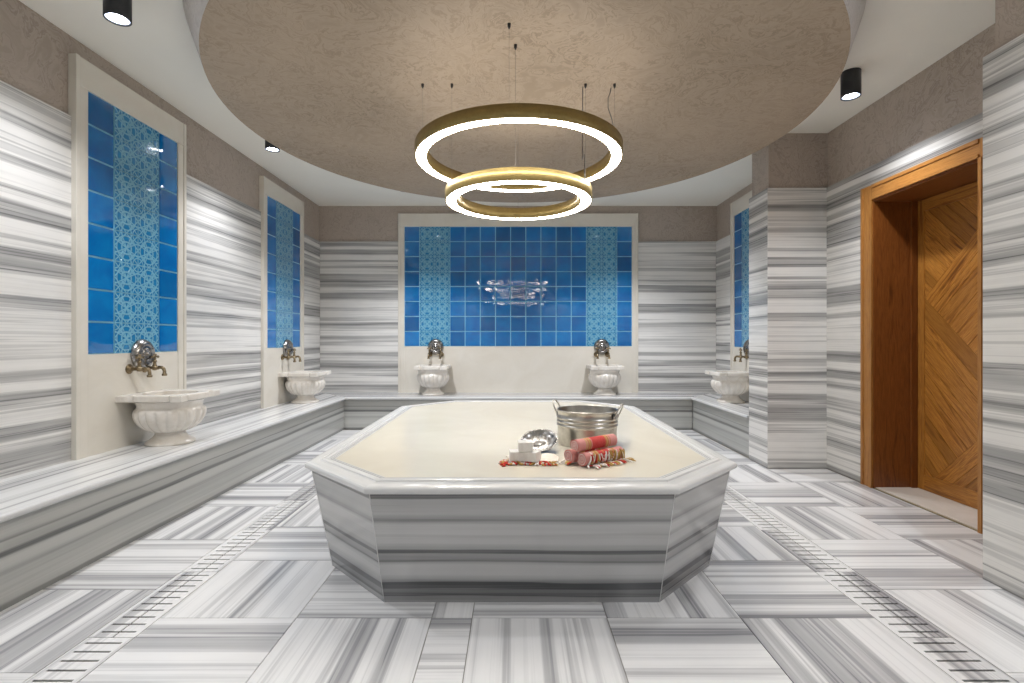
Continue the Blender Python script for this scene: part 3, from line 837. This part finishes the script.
# ------------------------------------------------------------------ door
def clip(poly, a, b, c):
    """keep a*x+b*y<=c"""
    out = []
    for i in range(len(poly)):
        p, q = poly[i], poly[(i + 1) % len(poly)]; fp = a * p[0] + b * p[1] - c; fq = a * q[0] + b * q[1] - c
        if fp <= 0: out.append(p)
        if fp * fq < 0:
            s = fp / (fp - fq); out.append((p[0] + s * (q[0] - p[0]), p[1] + s * (q[1] - p[1])))
    return out
def door():
    t = struct(empty('door_1', (2.97, 3.284, 0))); loc = (-2.97, -3.284, 0); rnd = random.Random(9)
    FX = 2.967; W = DY1 - DY0 - .012
    # local (u, v): u from the far jamb towards the camera, v height
    def to(u, v, x): return (x, DY1 - .006 - u, v)
    def board(mb, poly, x0, x1, ang, tint):
        if len(poly) < 3: return
        cx = sum(p[0] for p in poly) / len(poly); cy = sum(p[1] for p in poly) / len(poly); o = rnd.uniform(0, 30)
        sh = [(cx + (p[0] - cx) * 1, cy + (p[1] - cy) * 1) for p in poly]
        uvp = lambda p: (p[0] * math.cos(ang) + p[1] * math.sin(ang) + o, -p[0] * math.sin(ang) + p[1] * math.cos(ang) + o)
        mb.face([to(*p, x0) for p in sh], [uvp(p) for p in sh], 0, False, tint)
        for i in range(len(sh)):
            a, b = sh[i], sh[(i + 1) % len(sh)]
            mb.face([to(*a, x0), to(*a, x1), to(*b, x1), to(*b, x0)], [uvp(a), uvp(a), uvp(b), uvp(b)], 0, False, tint)
    m = MB(); z0, z1 = .012, DZ - .022; st = .078
    for (a, b, c, d, ang) in ((0, st, z0, z1, PI / 2), (W - st, W, z0, z1, PI / 2), (st, W - st, z0, z0 + .11, 0), (st, W - st, z1 - .085, z1, 0)):
        board(m, [(a, c), (b, c), (b, d), (a, d)], FX, FX + .045, ang, .35)
    o = m.build('door_frame', M['wood_door'], t, merge=False); o.location = loc
    m = MB(); U0, U1, V0, V1 = st, W - st, z0 + .11, z1 - .085; rect = [(U0, V0), (U1, V0), (U1, V1), (U0, V1)]
    s2 = math.sqrt(.5)
    a0 = 1.40 + st     # "\" line u+v = a0 ;  "/" line v-u = b0
    b0 = 1.40 - st; b1 = -.035
    def strips(region, kind, start, widths, n=16):
        pos = start; i = 0
        while i < n:
            w = widths[i % len(widths)]; g = .0015
            if kind == '/': p = clip(clip(region, s2, -s2, pos + w - g), -s2, s2, -pos - g); ang = PI / 4
            else: p = clip(clip(region, s2, s2, pos + w - g), -s2, -s2, -pos - g); ang = -PI / 4
            board(m, p, FX + .006, FX + .04, ang, rnd.choice([0, .15, .5, .9]))
            pos += w; i += 1
    wd = [.105, .062, .12, .085, .11]
    A_ = clip(rect, 1, -1, -b0)                                  # above "/" line: v-u>=b0
    strips(A_, '\\', s2 * (a0) - .02, wd)
    B_ = clip(clip(rect, -1, 1, b0), -1, -1, -a0)               # below "/" line, above "\" line
    strips(B_, '/', -s2 * b0, wd)
    C_ = clip(clip(rect, 1, 1, a0), 1, -1, -b1)                  # below "\", above lower "/"
    strips([p for p in C_], '\\', s2 * a0 - sum(wd) * 2, wd)
    D_ = clip(rect, -1, 1, b1); D_ = clip(D_, 1, 1, a0)
    strips(D_, '/', -s2 * b1, wd)
    o = m.build('chevron_planks', M['wood_door'], t, merge=False); o.location = loc
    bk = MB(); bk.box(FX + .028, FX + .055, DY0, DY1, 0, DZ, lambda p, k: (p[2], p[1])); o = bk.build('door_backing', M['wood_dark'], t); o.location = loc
    # jamb lining
    j = MB(); uvv = lambda p, k: (p[2], p[1] + p[0]) if k[1] != 'z' else (p[1], p[0])
    j.box(2.655, FX + .02, DY1 - .012, DY1, 0, DZ, uvv); j.box(2.655, FX + .02, DY0, DY0 + .012, 0, DZ, uvv)
    j.box(2.655, FX + .02, DY0 + .012, DY1 - .012, DZ - .018, DZ, lambda p, k: (p[1], p[0]), tint=.1)
    j.box(FX - .045, FX - .004, DY1 - .030, DY1 - .012, 0, DZ - .018, uvv, tint=.5)
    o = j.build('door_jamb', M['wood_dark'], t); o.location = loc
    c = MB(); T = DZ + .11
    c.box(2.650, 2.675, DY1, DY1 + .115, 0, T, uvv); c.box(2.642, 2.652, DY1, DY1 + .022, 0, DZ, uvv, tint=.25); c.box(2.643, 2.652, DY1 + .092, DY1 + .115, 0, T, uvv)
    c.box(2.650, 2.675, DY0 - .115, DY0, 0, T, uvv); c.box(2.642, 2.652, DY0 - .022, DY0, 0, DZ, uvv, tint=.25); c.box(2.643, 2.652, DY0 - .115, DY0 - .092, 0, T, uvv)
    hu = lambda p, k: (p[1], p[2] + p[0])
    c.box(2.650, 2.675, DY0, DY1, DZ, T, hu); c.box(2.642, 2.652, DY0, DY1, DZ, DZ + .022, hu, tint=.25); c.box(2.643, 2.652, DY0, DY1, T - .023, T, hu)
    o = c.build('door_casing', M['wood_light'], t, merge=False); o.location = loc
    s = MB(); s.box(2.668, FX + .03, DY0, DY1, -.02, .010); o = s.build('threshold', M['threshold'], t); o.location = loc
    s = MB(); s.box(2.655, 2.668, DY0 - .06, DY1 + .02, -.02, .006); o = s.build('threshold_strip', M['brass'], t); o.location = loc
door()

# ------------------------------------------------------------------ light
w = bpy.data.worlds.new('world'); S.world = w; w.use_nodes = True
w.node_tree.nodes['Background'].inputs[0].default_value = (1, .98, .95, 1)
w.node_tree.nodes['Background'].inputs[1].default_value = 0
vs = S.view_settings; vs.view_transform = 'Standard'; vs.look = 'None'; vs.gamma = 1; vs.exposure = .63; vs.use_curve_mapping = False
